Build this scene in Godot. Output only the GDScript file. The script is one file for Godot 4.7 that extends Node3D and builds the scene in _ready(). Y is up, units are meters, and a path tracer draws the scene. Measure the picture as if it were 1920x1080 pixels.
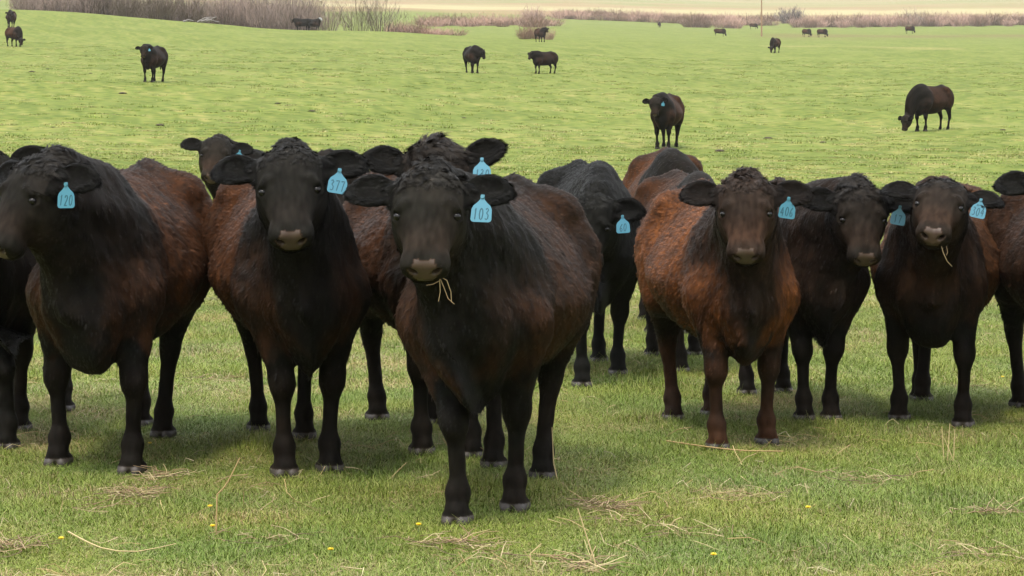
extends Node3D
# A herd of black and rusty young cattle on a spring pasture, seen through a long lens from 1.4 m above the grass.
const LENS := 4100.0      # focal length in photograph pixels (1920 wide)
const EYE := 1.4
const HORIZON := 300.0    # the photograph's row at eye level
const TINT := .25         # colours of coats are stored divided by this, so that dark tones keep their steps
const FIELD := .6         # the same for grass, straw, twigs and soil

var rng := RandomNumberGenerator.new()
var noise_a := FastNoiseLite.new()
var noise_b := FastNoiseLite.new()
var noise_c := FastNoiseLite.new()
var mats := {}

func _ready() -> void:
	rng.seed = 4103
	var cam := Camera3D.new()
	cam.name = "camera"
	cam.projection = Camera3D.PROJECTION_FRUSTUM
	cam.near = .1
	cam.far = 6000.0
	cam.size = .1 * 1080.0 / LENS
	cam.frustum_offset = Vector2(0, -.1 * (540.0 - HORIZON) / LENS)
	cam.position = Vector3(0, EYE, 0)
	add_child(cam)
	var around := WorldEnvironment.new()
	around.name = "world_environment"
	var env := Environment.new()
	env.background_mode = Environment.BG_SKY
	var sky_mat := ProceduralSkyMaterial.new()
	sky_mat.sky_top_color = Color(.93, .95, .98)
	sky_mat.sky_horizon_color = Color(.70, .70, .70)
	sky_mat.ground_bottom_color = Color(.35, .38, .28)
	sky_mat.ground_horizon_color = Color(.6, .6, .55)
	sky_mat.sky_curve = .45
	sky_mat.sky_cover = overcast()
	sky_mat.sky_cover_modulate = Color(1, 1, 1, .35)
	var sky := Sky.new()
	sky.sky_material = sky_mat
	env.sky = sky
	env.tonemap_mode = Environment.TONE_MAPPER_LINEAR
	env.tonemap_exposure = 2.7
	env.sdfgi_enabled = true
	env.ssao_enabled = true
	env.ssil_enabled = true
	env.fog_enabled = true
	env.fog_density = .0002
	env.fog_light_color = Color(.93, .91, .88)
	around.environment = env
	add_child(around)
	var sun := DirectionalLight3D.new()
	sun.name = "sun"
	sun.light_energy = .5
	sun.light_color = Color(1, .97, .92)
	sun.light_angular_distance = 10.0
	sun.rotation_degrees = Vector3(-62, -28, 0)
	sun.shadow_enabled = true
	add_child(sun)
	noise_a.seed = 11
	noise_a.frequency = 1.0
	noise_a.fractal_octaves = 3
	noise_b.seed = 23
	noise_b.frequency = 1.0
	noise_b.fractal_octaves = 2
	noise_c.seed = 37
	noise_c.frequency = 1.0
	noise_c.fractal_octaves = 2
	make_materials()
	fill_tables()
	fill_ground()
	build_ground()
	build_grass()
	build_far_field()
	build_herd()
	build_litter()

func overcast() -> ImageTexture:
	var n := FastNoiseLite.new()
	n.seed = 5
	n.frequency = 1.3
	n.fractal_octaves = 4
	var im := Image.create(512, 256, false, Image.FORMAT_RGBA8)
	for y in 256:
		var up := PI * (.5 - (y + .5) / 256.0)
		for x in 512:
			var a := TAU * x / 512.0
			var v := n.get_noise_3d(cos(a) * cos(up) * 1.6, sin(up) * 3.0, sin(a) * cos(up) * 1.6)
			im.set_pixel(x, y, Color(.9, .92, .95, clampf(.5 + v * .8, 0, 1)))
	return ImageTexture.create_from_image(im)

func paint(called: String, c: Color, rough: float, tinted := false) -> StandardMaterial3D:
	var m := StandardMaterial3D.new()
	m.resource_name = called
	m.albedo_color = c.linear_to_srgb()
	m.roughness = rough
	m.vertex_color_use_as_albedo = tinted
	mats[called] = m
	return m

func make_materials() -> void:
	var g := Color(TINT, TINT, TINT)
	var m := paint("hide", g, .62, true)
	m.metallic_specular = .12
	m = paint("hair", g, .5, true)
	m.metallic_specular = .19
	m = paint("nose_skin", g, .42, true)
	m.metallic_specular = .4
	m = paint("horn", g, .6, true)
	m = paint("eye_ball", Color(.006, .005, .005), .1)
	m.metallic_specular = .36
	paint("tag_blue", Color(.052, .195, .275), .42)
	paint("tag_orange", Color(.60, .16, .06), .5)
	paint("tag_ink", Color(.012, .07, .10), .6)
	paint("tag_button", Color(.05, .18, .24), .4)
	g = Color(FIELD, FIELD, FIELD)
	m = paint("grass_blade", g, .62, true)
	m.backlight_enabled = true
	m.backlight = Color(.5, .55, .3)
	m.metallic_specular = .3
	m = paint("straw", g, .7, true)
	m = paint("twig", g, .9, true)
	m = paint("soil", g, .95, true)
	paint("petal", Color(.85, .62, .02), .6)
	m = paint("pasture", g, .95, true)
	m.metallic_specular = .2
	m.albedo_texture = pasture_grain()
	m.uv1_scale = Vector3(1, 1, 1)

func pasture_grain() -> ImageTexture:
	var n := FastNoiseLite.new()
	n.seed = 71
	n.frequency = .022
	n.fractal_octaves = 5
	n.fractal_gain = .62
	var im := n.get_seamless_image(512, 512)
	im.convert(Image.FORMAT_RGBA8)
	for y in 512:
		for x in 512:
			var v := im.get_pixel(x, y).r
			var k := clampf(.91 + (v - .5) * .4, 0, 1)
			var dry := smoothstep(.45, .75, v)
			im.set_pixel(x, y, Color(k * lerpf(.94, 1.0, dry), k * lerpf(1.0, .97, dry), k * lerpf(.86, .92, dry)))
	return ImageTexture.create_from_image(im)

# ---------------------------------------------------------------- naming
var taken := {}

func numbered(called: String) -> String:
	var n: int = taken.get(called, 0)
	taken[called] = n + 1
	return called if n == 0 else "%s_%03d" % [called, n]

func thing(called: String, label: String, category: String, at := Vector3.ZERO, turn := 0.0, group := "") -> Node3D:
	var o := Node3D.new()
	o.name = numbered(called)
	add_child(o)
	o.position = at
	o.rotation.y = turn
	o.set_meta("label", label)
	o.set_meta("category", category)
	if group:
		o.set_meta("group", group)
	return o

func part(called: String, mesh: Mesh, mat: String, parent: Node3D) -> MeshInstance3D:
	var o := MeshInstance3D.new()
	o.name = called
	o.mesh = mesh
	o.material_override = mats[mat]
	parent.add_child(o, true)
	return o

func single(called: String, mesh: Mesh, mat: String, label: String, category: String, at: Vector3, turn := 0.0, group := "") -> MeshInstance3D:
	var o := MeshInstance3D.new()
	o.name = numbered(called)
	o.mesh = mesh
	o.material_override = mats[mat]
	add_child(o)
	o.position = at
	o.rotation.y = turn
	o.set_meta("label", label)
	o.set_meta("category", category)
	if group:
		o.set_meta("group", group)
	return o

func tri_mesh(v: PackedVector3Array, n: PackedVector3Array, c: PackedColorArray, t: PackedInt32Array, uv := PackedVector2Array()) -> ArrayMesh:
	var a := []
	a.resize(Mesh.ARRAY_MAX)
	a[Mesh.ARRAY_VERTEX] = v
	a[Mesh.ARRAY_NORMAL] = n
	if c.size():
		a[Mesh.ARRAY_COLOR] = c
	if uv.size():
		a[Mesh.ARRAY_TEX_UV] = uv
	a[Mesh.ARRAY_INDEX] = t
	var m := ArrayMesh.new()
	m.add_surface_from_arrays(Mesh.PRIMITIVE_TRIANGLES, a)
	return m

func col(r: float, g: float, b: float) -> Color:
	return Color(r / TINT, g / TINT, b / TINT)

func field(r: float, g: float, b: float) -> Color:
	return Color(r / FIELD, g / FIELD, b / FIELD)

# a point on the ground below the photograph's column at some distance
func on_ground(px: float, away: float) -> Vector3:
	var x := (px - 960.0) / LENS * away
	return Vector3(x, land(x, -away), -away)

# a spot of the flat near pasture
func near_spot(px: float, py: float) -> Vector3:
	return on_ground(px, EYE * LENS / (py - HORIZON))

# a flat tapering strip along points, with its own shading normals
func strip(v: PackedVector3Array, n: PackedVector3Array, c: PackedColorArray, t: PackedInt32Array, pts: Array, side: Vector3, up: Vector3, w0: float, w1: float, tone: Color, tip: Color) -> void:
	var b := v.size()
	var k := pts.size()
	for i in k:
		var f := float(i) / (k - 1)
		var w := lerpf(w0, w1, f) * .5
		v.append(pts[i] - side * w)
		v.append(pts[i] + side * w)
		n.append(up)
		n.append(up)
		var cc := tone.lerp(tip, f)
		c.append(cc)
		c.append(cc)
	for i in k - 1:
		var q := b + i * 2
		# the drawn side is the one its shading normal looks out of
		if (v[q + 2] - v[q]).cross(v[q + 1] - v[q]).dot(up) < 0.0:
			t.append_array([q, q + 2, q + 1, q + 1, q + 2, q + 3])
		else:
			t.append_array([q, q + 1, q + 2, q + 1, q + 3, q + 2])
# ---------------------------------------------------------------- the pasture and the hills
# height of the land over distance (rows) and direction (columns); flat to 16 m, then a long rise
const DIST := [14.0, 18.0, 24.0, 30.0, 38.0, 50.0, 61.0, 76.0, 102.0, 140.0, 190.0, 220.0, 260.0, 340.0, 480.0, 600.0, 1000.0, 1500.0, 2600.0]
var land_t := []        # per column, 400 samples over the logarithm of the distance
const LAND_COLUMNS := [-.234, -.078, -.0146, .12, .234]

func fill_ground() -> void:
	# slope seen from eye level, in rows of the photograph's lens above or below the horizon
	var rows := [
		[0, 0, 0, 0, 0, 262, 205, 150, 118, 90, 45, 20, 30, 40, 20, 5, -40, -70, -150],
		[0, 0, 0, 0, 0, 268, 215, 170, 130, 98, 68, 58, 63, 55, 40, 24, 0, -50, -150],
		[0, 0, 0, 0, 0, 280, 235, 190, 137, 104, 78, 70, 66, 56, 42, 30, 4, -50, -150],
		[0, 0, 0, 0, 0, 285, 250, 205, 160, 122, 97, 88, 80, 68, 55, 46, 14, -20, -120],
		[0, 0, 0, 0, 0, 285, 245, 200, 155, 120, 95, 87, 79, 67, 52, 42, 10, -30, -120]]
	for r in rows:
		var k := [[log(2.0), 0.0], [log(10.0), 0.0]]
		var y50: float = EYE + (HORIZON - r[5]) / LENS * 50.0
		for i in DIST.size():
			var y: float = EYE + (HORIZON - r[i]) / LENS * DIST[i]
			if i < 5:
				y = y50 * [0.0, .012, .09, .28, .58][i]
			k.append([log(DIST[i]), y])
		var line := PackedFloat32Array()
		for i in 400:
			line.append(curve_at(k, log(2.0) + (log(2600.0) - log(2.0)) * i / 399.0, 1))
		land_t.append(line)

func land(x: float, z: float) -> float:
	var r := sqrt(x * x + z * z)
	var a := absf(atan2(x, -z))
	a = minf(a, .2300) * signf(x)
	var d := r * cos(a)
	var s := tan(a)
	if d < 10.0:
		return 0.0
	var c := 0
	while c < 3 and s > LAND_COLUMNS[c + 1]:
		c += 1
	var f := clampf((s - LAND_COLUMNS[c]) / (LAND_COLUMNS[c + 1] - LAND_COLUMNS[c]), 0, 1)
	f = f * f * (3 - 2 * f)
	var u := clampf((log(d) - log(2.0)) / (log(2600.0) - log(2.0)) * 399.0, 0, 398.99)
	var i := int(u)
	var g := u - i
	var l0: PackedFloat32Array = land_t[c]
	var l1: PackedFloat32Array = land_t[c + 1]
	var y := lerpf(lerpf(l0[i], l0[i + 1], g), lerpf(l1[i], l1[i + 1], g), f)
	# gentle lumps
	var bump := noise_b.get_noise_2d(x * .05, z * .05) * .16 * smoothstep(20.0, 70.0, d) + noise_b.get_noise_2d(x * .3, z * .3 + 90.0) * .007 * smoothstep(14.0, 30.0, d)
	return y + bump

# how dry the sward is at a spot, 0 lush to 1 straw
func dryness(x: float, z: float) -> float:
	var v := .46 + .55 * noise_a.get_noise_2d(x * .11, z * .11 + 40.0) + .55 * noise_a.get_noise_2d(x * .5 + 7.0, z * .5) + .55 * noise_b.get_noise_2d(x * 1.7, z * 1.7)
	return clampf(v, 0, 1)

func sward(x: float, z: float) -> Color:
	var d := -z
	var s := x / maxf(d, 1.0)
	var px := 960.0 + s * LENS
	var dry := dryness(x, z)
	var lush := field(.126, .150, .033)
	var mid := field(.162, .184, .046)
	var straw := field(.290, .250, .105)
	dry = clampf(dry + .3 * noise_b.get_noise_2d(x * 3.1 + 20.0, z * 1.6), 0, 1)
	var c := lush.lerp(mid, smoothstep(.15, .5, dry)).lerp(straw, smoothstep(.55, 1.0, dry) * lerpf(.55, .28, smoothstep(30.0, 120.0, d)))
	if d > 120.0:
		c = c.lerp(field(.158, .182, .048), smoothstep(120.0, 300.0, d) * .45)
	# far tracks, banks and dry fields
	if d > 200.0:
		var w := noise_b.get_noise_2d(x * .02, z * .02)
		if px > 1380.0:
			var line := 330.0 + (px - 1400.0) * .02 + w * 25.0
			c = c.lerp(field(.17, .12, .06), .75 * exp(-pow((d - line) / 24.0, 2.0)) * smoothstep(1380, 1480, px))
		if px > 1430.0 and px < 1800.0:
			var line2 := 232.0 - (px - 1430.0) * .09
			c = c.lerp(field(.27, .23, .10), .7 * exp(-pow((d - line2) / 5.0, 2.0)))
		var far := smoothstep(600.0, 680.0, d + w * 60.0)
		c = c.lerp(field(.29, .19, .12), far)
		var band := smoothstep(720.0, 780.0, d + w * 50.0) * (1.0 - smoothstep(880.0, 960.0, d - w * 60.0))
		c = c.lerp(field(.40, .325, .21), band * .9)
		var up := smoothstep(930.0, 1050.0, d + w * 120.0)
		c = c.lerp(field(.22, .21, .095).lerp(field(.30, .23, .14), clampf(.5 + 1.3 * noise_a.get_noise_2d(x * .006, z * .012), 0, 1)), up)
	return c

func build_ground() -> void:
	var angles := PackedFloat32Array()
	for i in 181:
		angles.append(deg_to_rad(-16.0 + 32.0 * i / 180.0))
	for i in range(1, 48):
		angles.append(deg_to_rad(16.0 + 328.0 * i / 48.0))
	var na := angles.size()
	var dist := PackedFloat32Array()
	var d := 2.5
	while d < 2500.0:
		dist.append(d)
		d *= 1.019 if d > 12.0 else 1.10
	var v := PackedVector3Array()
	var n := PackedVector3Array()
	var c := PackedColorArray()
	var uv := PackedVector2Array()
	var t := PackedInt32Array()
	for r in dist:
		for a in angles:
			var x := sin(a) * r
			var z := -cos(a) * r
			v.append(Vector3(x, land(x, z), z))
			c.append(sward(x, z))
			uv.append(Vector2(x * .83 + z * .56, z * .83 - x * .56) / 7.3)
	n.resize(v.size())
	var nr := dist.size()
	for i in nr - 1:
		for j in na:
			var q := i * na + j
			var q1 := i * na + (j + 1) % na
			t.append_array([q, q + na, q1, q1, q + na, q1 + na])
			var f := (v[q + na] - v[q]).cross(v[q1] - v[q]) * -1.0
			if f.y < 0:
				f = -f
			f = f.normalized()
			n[q] += f
			n[q1] += f
			n[q + na] += f
			n[q1 + na] += f
	var centre := v.size()
	v.append(Vector3.ZERO)
	n.append(Vector3.UP)
	c.append(sward(0, 0))
	uv.append(Vector2.ZERO)
	for j in na:
		t.append_array([centre, j, (j + 1) % na])
	for i in n.size():
		n[i] = n[i].normalized()
	var o := MeshInstance3D.new()
	o.name = "ground"
	o.mesh = tri_mesh(v, n, c, t, uv)
	o.material_override = mats["pasture"]
	add_child(o)
	o.set_meta("kind", "structure")
	o.set_meta("label", "green grazed pasture rising to dry hills far behind the herd")

# ---------------------------------------------------------------- grass
func grass_patch(radius: float, blades: int, dry: float, tall: float, wide: float) -> ArrayMesh:
	var v := PackedVector3Array()
	var n := PackedVector3Array()
	var c := PackedColorArray()
	var t := PackedInt32Array()
	for i in blades:
		var a := rng.randf() * TAU
		var r := radius * sqrt(rng.randf())
		var p := Vector3(cos(a) * r, 0, sin(a) * r)
		var is_dry := rng.randf() < dry
		var h := tall * rng.randf_range(.35, 1.0)
		if rng.randf() < .06:
			h *= 1.5
		var b := rng.randf() * TAU
		var lean := Vector3(cos(b), 0, sin(b))
		var bend := rng.randf_range(.25, 1.1)
		var flat_ := rng.randf() < .35
		if flat_:
			bend = rng.randf_range(1.0, 2.2)
		if is_dry:
			bend = rng.randf_range(.8, 2.0)
			h *= rng.randf_range(.5, 1.0)
		var up := Vector3(0, h, 0)
		var p1 := p + up * .55 + lean * h * bend * .28
		var p2 := p + up * (1.0 if not (is_dry or flat_) else rng.randf_range(.35, .8)) + lean * h * bend
		var side := Vector3(-lean.z, 0, lean.x).rotated(Vector3.UP, rng.randf_range(-.9, .9))
		var tone: Color
		var k := rng.randf_range(.72, 1.25)
		if is_dry:
			tone = [field(.40, .32, .16), field(.33, .24, .125), field(.48, .41, .22), field(.24, .17, .09)][rng.randi() % 4] * k
		else:
			tone = [field(.170, .230, .038), field(.208, .260, .050), field(.268, .298, .086), field(.125, .180, .031)][rng.randi() % 4] * k
		var w := wide * rng.randf_range(.7, 1.3)
		var nn := (Vector3.UP * 1.1 + lean * .35 + Vector3(rng.randf_range(-.3, .3), 0, rng.randf_range(-.3, .3))).normalized()
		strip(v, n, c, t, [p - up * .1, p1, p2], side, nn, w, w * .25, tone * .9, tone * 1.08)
	return tri_mesh(v, n, c, t)

func build_grass() -> void:
	# lush, mixed and strawy patches, each in near, middle and far sizes
	var kinds := []
	for size in 3:
		var row := []
		for dry in [.16, .34, .55, .75]:
			row.append(grass_patch([.17, .30, .62][size], [310, 280, 220][size], dry, [.042, .048, .060][size], [.0032, .0058, .012][size]))
		kinds.append(row)
	var bufs := []
	for k in 12:
		bufs.append([])
	var zones := [[6.3, 13.0, .115, 0], [13.0, 21.0, .19, 0], [21.0, 36.0, .34, 1], [36.0, 60.0, .62, 2]]
	for zn in zones:
		var step: float = zn[2]
		var z: float = zn[0]
		while z < zn[1]:
			var half := z * .275 + .8
			var x := -half
			while x < half:
				var xx := x + rng.randf_range(-.5, .5) * step
				var zz := -(z + rng.randf_range(-.5, .5) * step)
				if zn[3] == 2 and rng.randf() < (z - 34.0) / 26.0:
					x += step
					continue
				var dry := dryness(xx, zz) + .07 + rng.randf_range(-.24, .24)
				var kind := 0 if dry < .26 else 1 if dry < .52 else 2 if dry < .78 else 3
				var y := land(xx, zz)
				var g := noise_a.get_noise_2d(xx * .8 + 300.0, zz * .8)
				var hs := (.8 + .5 * noise_b.get_noise_2d(xx * .9, zz * .9 + 60.0) + rng.randf_range(-.1, .25)) * (1.25 if zn[3] == 0 and zn[2] > .15 else 1.0)
				var ws := 1.35 if zn[3] == 0 and zn[2] > .15 else 1.6 if zn[3] == 3 else 1.0
				if zn[3] == 0 and rng.randf() < .05:
					hs *= 1.7
				if zn[3] > 0:
					hs *= [1.0, .85, .6][zn[3]]
				var turn := Basis(Vector3.UP, rng.randf() * TAU).scaled(Vector3(ws, hs, ws))
				bufs[mini(zn[3], 2) * 4 + kind].append([Transform3D(turn, Vector3(xx, y - .004, zz)), Color(1.0 + g * .35, 1.0 + g * .15, 1.0 + g * .1)])
				x += step
			z += step
	var o := Node3D.new()
	o.name = "grass"
	o.set_meta("kind", "stuff")
	o.set_meta("label", "short grazed spring grass with dead straw among the blades")
	add_child(o)
	scatter_straw(o)
	scatter_tufts(o)
	for k in 12:
		if bufs[k].is_empty():
			continue
		var mm := MultiMesh.new()
		mm.transform_format = MultiMesh.TRANSFORM_3D
		mm.use_colors = true
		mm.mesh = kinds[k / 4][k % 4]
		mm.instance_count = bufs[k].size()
		for i in bufs[k].size():
			mm.set_instance_transform(i, bufs[k][i][0])
			mm.set_instance_color(i, bufs[k][i][1])
		var mi := MultiMeshInstance3D.new()
		mi.name = "turf"
		mi.multimesh = mm
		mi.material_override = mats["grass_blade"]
		mi.set_meta("kind", "stuff")
		o.add_child(mi, true)

# single dead straws lying about in the turf
func scatter_straw(o: Node3D) -> void:
	for kind in 3:
		var v := PackedVector3Array()
		var n := PackedVector3Array()
		var c := PackedColorArray()
		var t := PackedInt32Array()
		var l: float = [.09, .15, .06][kind]
		tube(v, n, c, t, [Vector3(-l * .5, 0, 0), Vector3(-l * .1, .012, .01 * kind), Vector3(l * .2, .016, .0), Vector3(l * .5, .004, -.02)], .0014, .0009, 4, [field(.46, .37, .20), field(.40, .29, .14), field(.52, .45, .27)][kind])
		var mm := MultiMesh.new()
		mm.transform_format = MultiMesh.TRANSFORM_3D
		mm.use_colors = true
		mm.mesh = tri_mesh(v, n, c, t)
		var at := []
		for i in 2200:
			var z := -lerpf(6.6, 24.0, pow(rng.randf(), 1.3))
			var x := rng.randf_range(-1, 1) * (-z * .26 + .6)
			if dryness(x, z) + rng.randf_range(-.35, .35) < .48:
				continue
			var b := Basis(Vector3.UP, rng.randf() * TAU) * Basis(Vector3.FORWARD, rng.randf_range(-.5, .7)) * Basis(Vector3.RIGHT, rng.randf() * TAU)
			at.append(Transform3D(b.scaled(Vector3.ONE * rng.randf_range(.5, 1.4)), Vector3(x, land(x, z) + rng.randf_range(.008, .035), z)))
		mm.instance_count = at.size()
		for i in at.size():
			var k := rng.randf_range(.7, 1.15)
			mm.set_instance_transform(i, at[i])
			mm.set_instance_color(i, Color(k, k * rng.randf_range(.93, 1.02), k * rng.randf_range(.85, 1.05)))
		var mi := MultiMeshInstance3D.new()
		mi.name = "straw"
		mi.multimesh = mm
		mi.material_override = mats["straw"]
		mi.set_meta("kind", "stuff")
		o.add_child(mi, true)

# low tussocks over the slope
func scatter_tufts(o: Node3D) -> void:
	for kind in 3:
		var mm := MultiMesh.new()
		mm.transform_format = MultiMesh.TRANSFORM_3D
		mm.use_colors = true
		mm.mesh = grass_patch(.26, 70, [.1, .35, .9][kind], .055, .011)
		var at := []
		for i in 3000:
			var z := -sqrt(lerpf(30.0 * 30.0, 150.0 * 150.0, pow(rng.randf(), 1.25)))
			var x := rng.randf_range(-1, 1) * (-z * .255 + .6)
			if absf(dryness(x, z) - [.2, .5, .8][kind]) > rng.randf_range(.15, .55):
				continue
			var b := Basis(Vector3.UP, rng.randf() * TAU).scaled(Vector3(1, rng.randf_range(.4, 1.2), 1) * rng.randf_range(.6, 1.5))
			at.append(Transform3D(b, Vector3(x, land(x, z) - .01, z)))
		mm.instance_count = at.size()
		for i in at.size():
			var k := rng.randf_range(.85, 1.2)
			mm.set_instance_transform(i, at[i])
			mm.set_instance_color(i, Color(k, k, k * .95))
		var mi := MultiMeshInstance3D.new()
		mi.name = "tussock"
		mi.multimesh = mm
		mi.material_override = mats["grass_blade"]
		mi.set_meta("kind", "stuff")
		o.add_child(mi, true)
# ---------------------------------------------------------------- bare bushes and the pole
func bush_mesh(wide: float, tall: float, stems: int, upright: float, tone: Color, thick: float) -> ArrayMesh:
	var v := PackedVector3Array()
	var n := PackedVector3Array()
	var c := PackedColorArray()
	var t := PackedInt32Array()
	for i in stems:
		var a := rng.randf() * TAU
		var r := wide * .5 * sqrt(rng.randf()) * .55
		var p := Vector3(cos(a) * r, -.2, sin(a) * r)
		var h := tall * rng.randf_range(.40, 1.0) * (1.0 - .45 * pow(r / (wide * .28), 2.0))
		var out := Vector3(cos(a), 0, sin(a)).rotated(Vector3.UP, rng.randf_range(-.7, .7)) * wide * .5 * rng.randf_range(.1, .8) * (1.0 - upright)
		var k := tone * rng.randf_range(.65, 1.35)
		var p1 := p + Vector3(0, h * .4, 0) + out * .25
		var p2 := p + Vector3(0, h * .75, 0) + out * .65
		var p3 := p + Vector3(0, h, 0) + out
		var face := Vector3(cos(a + 1.3), 0, sin(a + 1.3)) if i % 3 else Vector3(1, 0, 0)
		strip(v, n, c, t, [p, p1, p2, p3], face, (Vector3(rng.randf_range(-1, 1), .6, rng.randf_range(.2, 1))).normalized(), thick * rng.randf_range(.7, 1.4), thick * .25, k * .8, k)
		for j in 9:
			var f := rng.randf_range(.3, 1.0)
			var b := p.lerp(p1, f / .4) if f < .4 else p1.lerp(p3, (f - .4) / .6)
			var tw := Vector3(rng.randf_range(-1, 1), rng.randf_range(.5, 1.5), rng.randf_range(-1, 1)).normalized() * tall * rng.randf_range(.10, .24)
			strip(v, n, c, t, [b, b + tw * .5 + Vector3(0, .02, 0), b + tw], Vector3(tw.z, 0, -tw.x).normalized() if j % 2 else Vector3(1, 0, 0), Vector3(rng.randf_range(-1, 1), .7, rng.randf_range(.2, 1)).normalized(), thick * .55, thick * .25, k, k * 1.15)
	return tri_mesh(v, n, c, t)

func build_far_field() -> void:
	var grey := field(.165, .120, .095)
	var pink := field(.33, .205, .155)
	var dark := field(.110, .085, .072)
	var tall := []
	var low := []
	var pale := []
	for i in 3:
		tall.append(bush_mesh(5.4, 5.6, 190, .05, grey, .050))
		low.append(bush_mesh(6.5, 2.6, 190, .05, pink, .065))
		pale.append(bush_mesh(6.5, 3.6, 210, .0, pink.lerp(grey, .15), .075))
	var tree := bush_mesh(6.0, 5.2, 70, .0, grey, .055)
	var round := bush_mesh(8.0, 5.2, 260, .0, dark, .14)
	# tall brown willows behind the left ridge
	var px := 45.0
	var i := 0
	while px < 590.0:
		var d := 240.0 + 22.0 * absf(sin(i * 2.4))
		var o := single("willow_bush", tall[i % 3], "twig", "tall leafless brown willow in the dense thicket behind the left ridge", "bush", on_ground(px, d) - Vector3(0, .3, 0), i * 1.7, "brown willows behind the left ridge")
		o.scale = Vector3.ONE * (.72 + .22 * sin(i * 1.9) * sin(i * 1.9) + (.18 if px > 420 else .0))
		px += 15.0 + 5.0 * sin(i * 3.1)
		i += 1
	for q in [[618, 236.0, .85, "leafless upright tree at the right end of the willow thicket"], [672, 232.0, .95, "wide bare fan shaped tree right of the willow thicket"], [712, 234.0, .98, "second bare fan shaped tree right of the willow thicket"]]:
		var o := single("bare_tree", tree, "twig", q[3], "tree", on_ground(q[0], q[1]), q[0] * .1)
		o.scale = Vector3.ONE * q[2]
	# low grey and pinkish scrub in the middle distance
	var k := 0
	for q in [[742, 238.0], [757, 236.0], [772, 240.0], [788, 243.0], [806, 240.0], [828, 244.0], [858, 246.0]]:
		var o := single("scrub_bush", low[k % 3], "twig", "low greyish scrub bush at the foot of the bare trees", "bush", on_ground(q[0], q[1]), k * 1.3, "low scrub beside the bare trees")
		o.scale = Vector3(.45, .42 + .25 * float(k < 4), .45)
		k += 1
	for x in range(795, 1046, 21):
		for r in 2:
			var o := single("scrub_bush", low[k % 3], "twig", "pinkish leafless shrub in the middle hedge row", "bush", on_ground(x + r * 9, 395.0 + 30.0 * r + 14.0 * sin(k * 2.0)), k * 1.3, "pinkish shrubs of the middle row")
			o.scale = Vector3.ONE * (.78 + .25 * sin(k * 1.7))
			k += 1
	for q in [[985, 204.0, .6], [1004, 207.0, .7], [1027, 205.0, .55]]:
		var o := single("scrub_bush", low[k % 3], "twig", "small greyish bush behind the black cow in the middle field", "bush", on_ground(q[0], q[1]), k * 1.1, "small bushes behind the middle cow")
		o.scale = Vector3(q[2] * .5, q[2], q[2] * .5)
		k += 1
	for x in range(1050, 1450, 19):
		for r in 2:
			var o := single("scrub_bush", low[k % 3], "twig", "reddish brush in the long band across the far field", "bush", on_ground(x + r * 8, 590.0 + 40.0 * r), k * 1.3, "reddish brush across the far field")
			o.scale = Vector3.ONE * (.9 + .3 * sin(k * 1.7))
			k += 1
	for q in [[1000, 560.0, 1.2, "dark rounded bush above the middle hedge row"], [1298, 515.0, 1.1, "grey bush left of the thin pole"], [1318, 520.0, 1.0, "wide grey bush between the pole and the grey bush"], [1352, 512.0, .9, "smaller grey bush close left of the pole"], [1376, 515.0, .95, "grey bush nearest the pole"]]:
		var o := single("grey_bush", pale[k % 3], "twig", q[3], "bush", on_ground(q[0], q[1]), k * 1.3)
		o.scale = Vector3.ONE * (q[2] as float)
		k += 1
	single("round_bush", round, "twig", "large dark rounded bare bush on the far rise right of the pole", "bush", on_ground(1481, 610.0), .4)
	px = 1496.0
	while px < 1990.0:
		for r in 2:
			var o := single("hedge_bush", pale[k % 3], "twig", "leafless pinkish bush in the long hedge at the far right", "bush", on_ground(px + r * 8, 560.0 + 28.0 * r + 8.0 * sin(k * 1.3)), k * 1.3, "bushes of the long right hedge")
			o.scale = Vector3.ONE * (.88 + .22 * sin(k * 1.7))
			k += 1
		px += 19.0 + 5.0 * sin(px)
	var up := single("bare_tree", tree, "twig", "bare tree rising above the long right hedge", "tree", on_ground(1713, 556.0), .4)
	up.scale = Vector3.ONE * 1.1
	# the pole
	var cyl := CylinderMesh.new()
	cyl.top_radius = .09
	cyl.bottom_radius = .14
	cyl.height = 6.2
	cyl.radial_segments = 10
	paint("pole_wood", Color(.24, .15, .085), .9)
	single("wooden_pole", cyl, "pole_wood", "thin brown wooden pole standing alone in the far field", "pole", on_ground(1428, 335.0) + Vector3(0, 3.0, 0))
	# pale fallen wood on the ridge
	var v := PackedVector3Array()
	var n := PackedVector3Array()
	var c := PackedColorArray()
	var t := PackedInt32Array()
	for j in 6:
		var p := Vector3(rng.randf_range(-1.6, 1.4), .1, rng.randf_range(-.6, .6))
		var q := p + Vector3(rng.randf_range(.6, 1.8), rng.randf_range(-.1, .6), rng.randf_range(-.4, .4))
		tube(v, n, c, t, [p, p.lerp(q, .5) + Vector3(0, .15, 0), q], .10, .04, 6, field(.15, .135, .125) * rng.randf_range(.7, 1.2))
	single("fallen_branches", tri_mesh(v, n, c, t), "twig", "pale grey fallen branches on the left ridge", "branches", on_ground(372, 216.0))

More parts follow.
